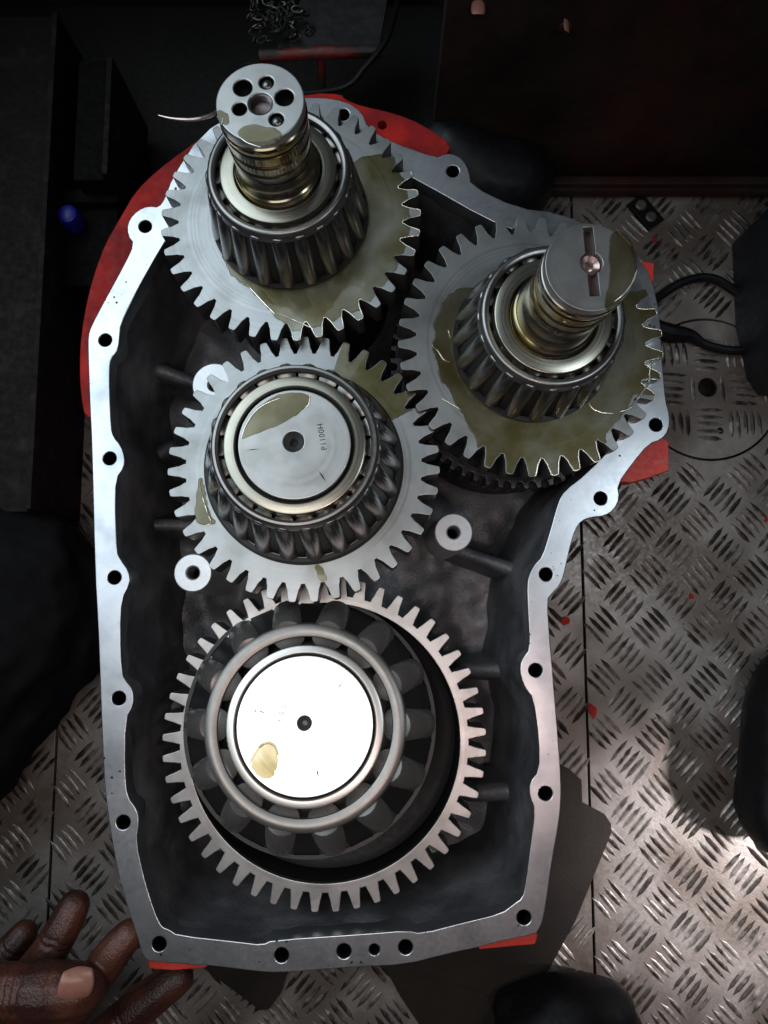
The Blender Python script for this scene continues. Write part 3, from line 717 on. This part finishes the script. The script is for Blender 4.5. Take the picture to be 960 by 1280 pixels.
for px, py in ((333, 103), (345.5, 149)):
    c = lp(px, py); bmesh.ops.create_uvsphere(bm, u_segments=24, v_segments=16, radius=8.7*kf, matrix=Matrix.Translation((c.x, c.y, H-2.6)))
from_bm('ball_plug', bm, M['roller'], a.root, 60)
seals(a, H, rs)
def lerp_lim(tab):
    def f(d):
        for (d0, l0), (d1, l1) in zip(tab, tab[1:]):
            if d0 <= d < d1: return None if l0 is None or l1 is None else l0+(l1-l0)*(d-d0)/(d1-d0)
        return None
    return f
film_sector(a, gear, gol, R(-150), R(44), 33.5, 1.0, 1, lerp_lim([(-150, 34.6), (-135, 36.5), (-115, 38), (-100, 44), (-93, 49), (-88, 53), (36, 53), (44, 42), (50, 36)]))
bead(a, gear, [(309, 356), (318, 366), (331, 380), (341, 390), (344, 394)], 0, .5)
bead(a, gear, [(347, 392), (360, 397), (378, 405), (392, 411)], 0, .4)
tooth_bead(a, gear, gol, -88, -50, .38); tooth_bead(a, gear, gol, -20, 22, .3)
oil_px(a, so, [(272, 137), (284, 140), (287, 150), (282, 158), (274, 153), (270.5, 144)], H, 0.14)
oil_px(a, so, [(295, 165), (310, 155), (330, 158), (352, 162), (351, 176), (335, 182.5), (318, 183), (305, 178)], H, 0.14)
bead(a, so, [(300, 172), (308, 178), (318, 182), (326, 184)], H, .3)
bead(a, so, [(276, 143), (279, 150), (276, 156)], H, .2)
drum(a, 47, -20, -80, 58)

# --- shaft 2, right
a = assembly('gear_shaft', 'gear shaft at the right with a slotted end and an oil flooded gear', (665, 430), ZG, (738, 334), 75)
a2 = a; H = a.h
rt = 168*a.k; rr = 145.5*a.k
gol = gear_outline(rt, rr, 37, phase_of(a, 495.8, 430), .16, .285, .43)
gear = shade_flanks(plate('gear', gol, [circ(0, 0, 14, 48)], 0, 14, 0.25, M['gear2'], a.root, 25))
zc = 33
bearing(a, 'roller_bearing', 28.7, zc, 34.6, 0.4, 20, 23.5, M['race'], M['roller'], 3.9, 3.4)
rs = 15.2
lathe('shaft', shaft_profile(H, rs, zc, 23.5), [M['shaft']], a.root, 96)
u = lp(734.5, 283.5)-lp(738, 370); cc = lp(739.5, 328.5); kf = mmpp(a.T)
ax = (lp(736, 284)-lp(745, 370)).normalized(); pe = Vector((-ax.y, ax.x)); rh = 14.5*kf; hw = 6.6*kf
slot = []
t0 = math.asin(hw/rh)
up = (lp(736, 284)-cc).length; dn = (lp(745, 370)-cc).length
slot += [cc+ax*up+pe*hw, cc+ax*up-pe*hw]
for i in range(15):
    t = t0+(math.pi-2*t0)*i/14; slot.append(cc+ax*(rh*math.cos(t))-pe*(rh*math.sin(t)))
slot += [cc-ax*dn-pe*hw, cc-ax*dn+pe*hw]
for i in range(15):
    t = math.pi-t0-(math.pi-2*t0)*i/14; slot.append(cc+ax*(rh*math.cos(t))+pe*(rh*math.sin(t)))
so = plate('end_face', circ(0, 0, rs, 96), [[tuple(p) for p in slot]], H, 3.9, 0.2, M['face2'], a.root, 30)
lathe('slot_floor', [(0, H-3.3), (rs-1.6, H-3.3), (rs-1.6, H-3.6)], [M['copper']], a.root, 48)
c = cc; cn = lathe('centre_screw', [(0, 0), (rh*.45, -.5), (rh*.9, .35), (rh*.96, -.4), (rh*.96, -2.0)], [mat('coppery_screw', (0.36, 0.25, 0.225), 0.25, 0.85, 0.35, 500)], a.root, 30)
cn.data.transform(Matrix.Translation((c.x*S, c.y*S, (H-2.4)*S)))
seals(a, H, rs)
film_sector(a, gear, gol, R(135), R(398), 33.8, 1.0, 2, lerp_lim([(135, 35.5), (150, 42), (180, 44), (200, 42), (225, 44), (238, 48), (247, 58), (303, 58), (308, 50), (334, 49), (338, 58), (392, 58), (399, 40)]))
bead(a, gear, [(735, 503), (741, 511), (752, 516), (766, 517)], 0, .55)
bead(a, gear, [(774, 515), (788, 510), (797, 498), (805, 487), (811, 478), (812, 464), (816, 452), (827, 444)], 0, .55)
bead(a, gear, [(540, 432), (548, 440), (554, 449), (562, 453)], 0, .45)
bead(a, gear, [(563, 423), (560, 412)], 0, .4); bead(a, gear, [(552, 498), (566, 506), (578, 513)], 0, .3)
tooth_bead(a, gear, gol, -92, -57, .42); tooth_bead(a, gear, gol, -24, 22, .36)
oil_px(a, so, [(763, 288), (782, 292), (795, 312), (796.5, 340), (788, 362), (770, 382), (757, 391), (755, 375), (762, 350), (760, 320)], H, 0.16)
bead(a, so, [(796, 338), (791, 352), (781, 366), (768, 377)], H, .4)
drum(a, 59.6, -26, -80, 62)

# --- shaft 3, middle
a = assembly('gear_shaft', 'short idler gear shaft in the middle with a flat grey end and small stamped code', (380, 582), ZG, (368, 555), 37)
a3 = a; H = a.h
rt = 170*a.k; rr = 147.5*a.k
gol = gear_outline(rt, rr, 39, phase_of(a, 209, 590), .165, .285, .42)
gear = shade_flanks(plate('gear', gol, [circ(0, 0, 14, 48)], 0, 14, 0.25, M['gear'], a.root, 25))
zc = H-.4
bearing(a, 'roller_bearing', 31.7, zc, 41.0, 0.4, 22, 26.8, M['race'], M['roller'], 4.3, 2.9, 4.4)
lathe('bearing_seat', [(40, 0.2), (42.3, 0.3), (42.4, 0.1), (42.4, -1)], [M['recess']], a.root, 96)
kf = mmpp(a.T); rs = 70.5*kf
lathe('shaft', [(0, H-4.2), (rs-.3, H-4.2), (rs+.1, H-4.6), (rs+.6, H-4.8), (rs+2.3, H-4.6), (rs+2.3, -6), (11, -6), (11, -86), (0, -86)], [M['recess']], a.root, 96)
c = lp(367, 552)
so = plate('end_face', circ(0, 0, rs, 96), [circ(c.x, c.y, 13*kf, 32)], H, 4.3, 0.4, M['face'], a.root, 30)
cn = lathe('centre_bore', [(13*kf, -.25), (12.2*kf, -.5), (5.5*kf, -2.0), (5.5*kf, -5), (0, -5)], [mat('bore_steel', (0.10, 0.10, 0.10), 0.35, 0.7, 0.3)], a.root, 32); cn.data.transform(Matrix.Translation((c.x*S, c.y*S, H*S)))
film_sector(a, gear, gol, R(28), R(74), 38.5, 1.5, 4)
bead(a, gear, [(249, 598), (251, 612), (256, 630), (261, 645), (264, 653), (258, 657)], 0, .42)
bead(a, gear, [(299, 671), (310, 679), (322, 687)], 0, .3)
oil_px(a, gear, [(248, 600), (252, 596), (255, 604), (258, 625), (263, 645), (272, 654), (258, 657), (246, 655), (243, 640), (246, 620)], 0, 0.3)
oil_px(a, gear, [(394, 706), (401, 705), (409, 722), (408, 727), (400, 726), (395, 716)], 0, 0.2)
oil_px(a, so, [(300, 551), (304, 540), (315, 520), (330, 503), (350, 492), (375, 490.5), (388, 494), (386, 505), (370, 520), (345, 533), (320, 542)], H, 0.16)
bead(a, so, [(302, 548), (306, 535), (317, 517), (332, 505), (350, 498)], H, .34)
bead(a, so, [(388, 494), (386, 505), (381, 512)], H, .25)
def stamp(a, parent, text, px, py, size, rotz, z):
    fc = bpy.data.curves.new('stamp', 'FONT'); fc.body = text; fc.size = size*S; fc.extrude = 0.03*S; fc.align_x = 'CENTER'; fc.align_y = 'CENTER'; fc.space_character = 1.1
    t = bpy.data.objects.new('stamp', fc); col.objects.link(t)
    o = bake(t, 'stamped_code'); c = loc(a, px, py, z)
    o.data.transform(Matrix.Translation((c.x*S, c.y*S, (z+.04)*S)) @ Matrix.Rotation(rotz, 4, 'Z'))
    return finish(o, M['mark'], parent, None)
def scratch(a, parent, p0, p1, z, w=.16, name='scratch'):
    u, v = loc(a, *p0, z).xy, loc(a, *p1, z).xy; d = (v-u).normalized(); n = Vector((-d.y, d.x))*w
    pts = [u, (u+v)/2+n, v, (u+v)/2-n]
    return from_data(name, [(p.x, p.y, z+.05) for p in pts], [(0, 1, 2, 3)], M['mark'], parent, None)
stamp(a, so, 'P1100H', 403, 546, 3.0, R(100), H)
scratch(a, so, (306, 563), (326, 561), H); scratch(a, so, (398, 588), (408, 603), H, .3)
drum(a, 42, -22, -80, 54, False)

# --- shaft 4, bottom: the large ring gear
ZG4 = -12.0
a = assembly('gear_shaft', 'large ring gear at the bottom with a wide bearing and a bright white shaft end', (405, 925), ZG4, None, 36)
a4 = a; H = a.h
rt = 203*a.k; rr = 181*a.k; rec = 170*a.k
gol = gear_outline(rt, rr, 49, phase_of(a, 606, 914.8), .16, .265, .35)
gear = shade_flanks(plate('gear', gol, [circ(0, 0, rec, 128)], 0, 15, 0.35, M['gear4'], a.root, 25))
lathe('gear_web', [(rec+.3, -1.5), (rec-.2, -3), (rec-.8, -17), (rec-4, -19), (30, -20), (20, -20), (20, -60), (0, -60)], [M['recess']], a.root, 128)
H = 27.0
pb, pt = loc(a, 388, 903.5, 1.2), loc(a, 381, 906.5, H)
mark0 = set(a.root.children)
b = Asm(); b.root = a.root
lq = Vector((0, 0, 1)).rotation_difference((pt-pb).normalized()); H = (pt-pb).length
lm = Matrix.Translation(pb) @ lq.to_matrix().to_4x4()
b.mw = a.mw @ lm; b.mi = b.mw.inverted()
a = b
kf = mmpp(b.mw @ Vector((0, 0, H))); rs = 85.5*kf
zc = H-.6
bearing(a, 'roller_bearing', 126.5*kf, zc, 54.3, 0.5, 14, 99*kf, M['race4'], M['roller4'], 7.6, 5.4, 99*kf-rs-.8, M['cage4'])
lathe('shaft', [(0, H-4.2), (rs+.1, H-4.2), (rs+.3, H-4.6), (rs+.9, H-4.6), (rs+.9, -17), (0, -17)], [M['recess']], a.root, 96)
def lp4(px, py): return loc(a, px, py, H).xy
c = lp4(380.5, 904)
so = plate('end_face', circ(0, 0, rs, 96), [circ(c.x, c.y, 9*kf, 32)], H, 4.3, 0.3, M['face4'], a.root, 30)
cn = lathe('centre_bore', [(9*kf, -.3), (3.2*kf, -2.4), (0, -2.6)], [mat('bore_steel_grey', (0.09, 0.085, 0.09), 0.4, 0.5, 0.3)], a.root, 32); cn.data.transform(Matrix.Translation((c.x*S, c.y*S, H*S)))
scratch(a, so, (321, 887), (334, 893), H, .25); scratch(a, so, (317, 892), (321, 886), H, .25); scratch(a, so, (422, 861), (428, 853), H, .2); scratch(a, so, (395, 958), (399, 974), H, .3)
stamp(a, so, '1 0 5', 352, 892, 3.2, R(76), H)
dk = bead(a, so, [(312, 957), (316, 946), (322, 936), (330, 929.5), (338, 928.5), (345, 934), (348, 944)], H, .5); dk.data.materials[0] = M['oil']
oil_px(a, so, [(313, 957), (320, 940), (328, 930), (338, 929), (346, 936), (348, 950), (345, 966), (336, 975), (322, 970)], H, 0.22)
lmS = Matrix.Translation(pb*S) @ lq.to_matrix().to_4x4()
for o in set(a4.root.children)-mark0:
    o.matrix_local = lmS @ o.matrix_local

# ------------------------------------------------------------------ HANDS, LEGS, SHOES
def nail(parent, c, along, up, L, W):
    along = Vector(along).normalized(); up = Vector(up); up = (up-along*up.dot(along)).normalized(); sd = along.cross(up)
    vs, fs = [], []; n = 14; m = 10
    for i in range(n+1):
        for j in range(m+1):
            u = i/n*2-1; v = j/m*2-1
            wv = math.sqrt(1-0.30*u*u)*(1-0.06*max(0, -u))
            x = u*L/2*math.sqrt(1-0.34*v*v)
            y = v*W/2*wv
            h = -0.42*(v*wv)**2*W*0.5-0.04*L*u*u
            vs.append(tuple(Vector(c)+along*x+sd*y+up*h))
    for i in range(n):
        for j in range(m):
            q = i*(m+1)+j; fs.append((q, q+1, q+m+2, q+m+1))
    o = from_data('nail', vs, fs, M['nail'], None, 60)
    md = o.modifiers.new('t', 'SOLIDIFY'); md.thickness = 0.5*S; md.offset = 0
    return world_part(o, parent)
def Q(px, py, z): return tuple(P(px, py, z))
# bottom left: the hand that steadies the housing, and the knee behind it
pr = empty('person', P(-60, 1330, -40), 'person reaching in from the bottom left corner, bare fingers at the housing flange', 'person')
thumb = [(Q(-150, 1330, -12), 17), (Q(-85, 1275, 2), 14.5), (Q(-30, 1244, 8), 11.6), (Q(15, 1240, 10), 10.9), (Q(55, 1239, 10), 11.3), (Q(90, 1238, 8), 10.6), (Q(108, 1236, 6), 8.2)]
fA = [(Q(-60, 1345, -26), 12), (Q(-5, 1268, -20), 9.6), (Q(50, 1205, -14), 8.3), (Q(74, 1168, -13), 7.7), (Q(93, 1132, -15), 6.7)]
fB = [(Q(-20, 1370, -22), 12), (Q(55, 1300, -14), 9.6), (Q(118, 1224, -6), 8.0), (Q(141, 1192, -3.5), 7.6), (Q(161, 1168, -4), 6.4)]
fC = [(Q(-120, 1320, -34), 11), (Q(-60, 1255, -30), 9), (Q(-8, 1207, -28), 7.4), (Q(14, 1186, -29), 6.9), (Q(30, 1167, -31), 6.0)]
fD = [(Q(30, 1400, -30), 13), (Q(100, 1330, -30), 10.5), (Q(160, 1272, -30), 9.2), (Q(195, 1242, -31), 8.6), (Q(222, 1222, -32), 7.4)]
palm = [(Q(-90, 1390, -32), 24), (Q(-40, 1380, -30), 22), (Q(10, 1400, -30), 17)]
palm2 = [(Q(-150, 1330, -30), 18), (Q(-90, 1350, -32), 22), (Q(-130, 1420, -40), 26), (Q(-220, 1520, -50), 27)]
cr = []
def crease_at(p, q, z, offs, dep, wd, rad):
    a_, b_ = Vector(Q(*p, z)), Vector(Q(*q, z)); ax_ = (b_-a_).normalized()
    for o_ in offs: cr.append((a_+ax_*o_+Vector((0, 0, 6)), ax_, dep, wd, rad))
crease_at((16, 1239), (60, 1239), 12, (-6.5, -3.6, -.8, 2.2, 5.0), 1.0, .75, 17)
crease_at((72, 1238), (100, 1236), 12, (-1.5,), .7, .7, 14)
crease_at((72, 1172), (92, 1132), -12, (-1.5, 1.2), .9, .7, 13)
crease_at((50, 1205), (72, 1170), -12, (-4, -1.5), .8, .7, 13)
crease_at((122, 1220), (150, 1180), -3, (-3, -.4, 2.2), 1.0, .7, 13)
crease_at((14, 1186), (30, 1166), -28, (-1, 1.4), .8, .7, 11)
crease_at((160, 1272), (195, 1242), -30, (-1.5, 1.2), .9, .7, 14)
hand = blob('hand', [thumb, fA, fB, fC, fD, palm, palm2], 0.7, M['skin'], None, 5, 0.3, cr)
world_part(hand, pr)
nc = Vector(Q(95, 1234, 18.3))
nail(pr, nc, Vector(Q(110, 1234, 12))-Vector(Q(80, 1237, 15.5)), (0.0, -.03, 1), 12.8, 12.6)
leg = blob('trouser_leg', [[(Q(-260, 1010, -40), 62), (Q(-90, 850, -46), 50), (Q(18, 770, -56), 42), (Q(35, 720, -62), 36)], [(Q(35, 720, -62), 36), (Q(-40, 660, -64), 34), (Q(-180, 640, -60), 36)], [(Q(-60, 920, -60), 40), (Q(60, 800, -66), 31), (Q(96, 740, -70), 25)]], 2.2, M['cloth'], None, 6, 5.0)
world_part(leg, pr)
# top edge: fingertips of somebody holding on to the bulkhead
p2 = empty('person', P(640, -120, 20), 'person at the top edge whose two bare fingertips reach into view', 'person')
zz = 40
h2 = [[(Q(596, -150, zz), 8.6), (Q(597, -70, zz), 6.2), (Q(598, -25, zz), 4.9), (Q(598.5, 8, zz), 3.7)],
      [(Q(650, -150, zz-6), 8.6), (Q(690, -75, zz-6), 6.4), (Q(703, -15, zz-8), 5.6), (Q(706, 30, zz-12), 3.9)],
      [(Q(625, -150, zz-3), 8.6), (Q(645, -90, zz-3), 6.3), (Q(655, -50, zz-4), 5.4), (Q(660, -25, zz-6), 4.6)],
      [(Q(680, -150, zz-8), 8.6), (Q(735, -90, zz-8), 6.0), (Q(748, -50, zz-10), 5.0), (Q(752, -30, zz-12), 4.2)],
      [(Q(620, -230, zz), 10), (Q(560, -180, zz), 8), (Q(545, -120, zz), 7), (Q(545, -70, zz), 5.2)],
      [(Q(600, -170, zz), 10), (Q(640, -175, zz-3), 10.5), (Q(690, -180, zz-8), 9.5)],
      [(Q(610, -240, zz), 11), (Q(650, -245, zz-3), 13), (Q(690, -240, zz-8), 10.5)], [(Q(640, -170, zz-3), 11), (Q(645, -250, zz-3), 13), (Q(650, -400, zz), 12)]]
world_part(blob('hand', h2, 0.8, M['skin'], None, 5, 0.2), p2)
nail(p2, Q(598, 8, zz+3.6), Vector(Q(598.5, 18, zz))-Vector(Q(598, -10, zz)), (0, -.35, 1), 6.5, 5.6)
nail(p2, Vector(Q(710, 31, zz-8.6)), Vector(Q(707, 40, zz-12))-Vector(Q(705, 10, zz-10)), (0.75, -.2, .5), 6.0, 4.6)
# dark footwear round the frame
def shoe(name, chains, label, m, vox=2.5, disp=1.2, cat='shoe'):
    return tag(blob(name, chains, vox, m, None, 6, disp), label, cat)
zs = ZF
shoe('dark_shoe', [[(Q(665, 1330, zs+24), 24), (Q(705, 1275, zs+20), 21), (Q(760, 1262, zs+16), 15)], [(Q(705, 1275, zs+20), 21), (Q(720, 1380, zs+30), 30), (Q(700, 1460, zs+36), 34)], [(Q(640, 1262, zs+12), 11), (Q(700, 1248, zs+12), 11), (Q(780, 1290, zs+13), 12)]], 'black shoe toe poking in at the bottom edge over the floor plates', M['boot'])
shoe('dark_shoe', [[(Q(985, 1010, zs+26), 26), (Q(992, 950, zs+26), 27), (Q(990, 890, zs+24), 24), (Q(1000, 850, zs+22), 20)], [(Q(992, 950, zs+26), 27), (Q(1090, 960, zs+40), 38), (Q(1190, 980, zs+50), 44)]], 'rounded black shoe at the right edge beside the middle of the floor', M['boot'])
shoe('rubber_boot', [[(Q(632, 232, zs+30), 26), (Q(600, 226, zs+36), 24), (Q(560, 200, zs+40), 24)], [(Q(632, 232, zs+30), 26), (Q(648, 222, zs+26), 21), (Q(660, 236, zs+20), 14)]], 'black rounded rubber boot toe behind the top flange lug', M['black'], cat='boot')
for px, lab in (([(612, 1345), (628, 1270), (655, 1238), (705, 1226), (760, 1236), (800, 1262), (822, 1345)], 0), ([(1040, 830), (975, 846), (946, 872), (934, 925), (936, 985), (952, 1026), (1040, 1052)], 1)):
    so_ = plate('sole', PL(smooth_poly(px, 2), ZF+9), [], ZF+9, 8.6, 1.6, M['sole'], None, 40)
    sh_ = [o for o in col.objects if o.name.startswith('dark_shoe')][lab]
    so_.parent = sh_
# tool case at the right edge
tc = empty('tool_case', P(950, 360, ZF), 'blue black painted case standing at the right edge near the hoses', 'case')
zt = ZF+45
ol = PL([(962, 258), (1050, 236), (1100, 300), (1100, 480), (1000, 466), (984, 444), (968, 372)], zt)
world_part(plate('body', ol, [], zt, 44.6, 2.5, M['tool'], None, 40), tc)
ol2 = PL([(974, 272), (1045, 256), (1085, 306), (1080, 460), (1006, 450), (990, 428), (979, 372)], zt+3)
world_part(plate('lid', ol2, [], zt+3.2, 3, 0.8, M['tool'], None, 40), tc)
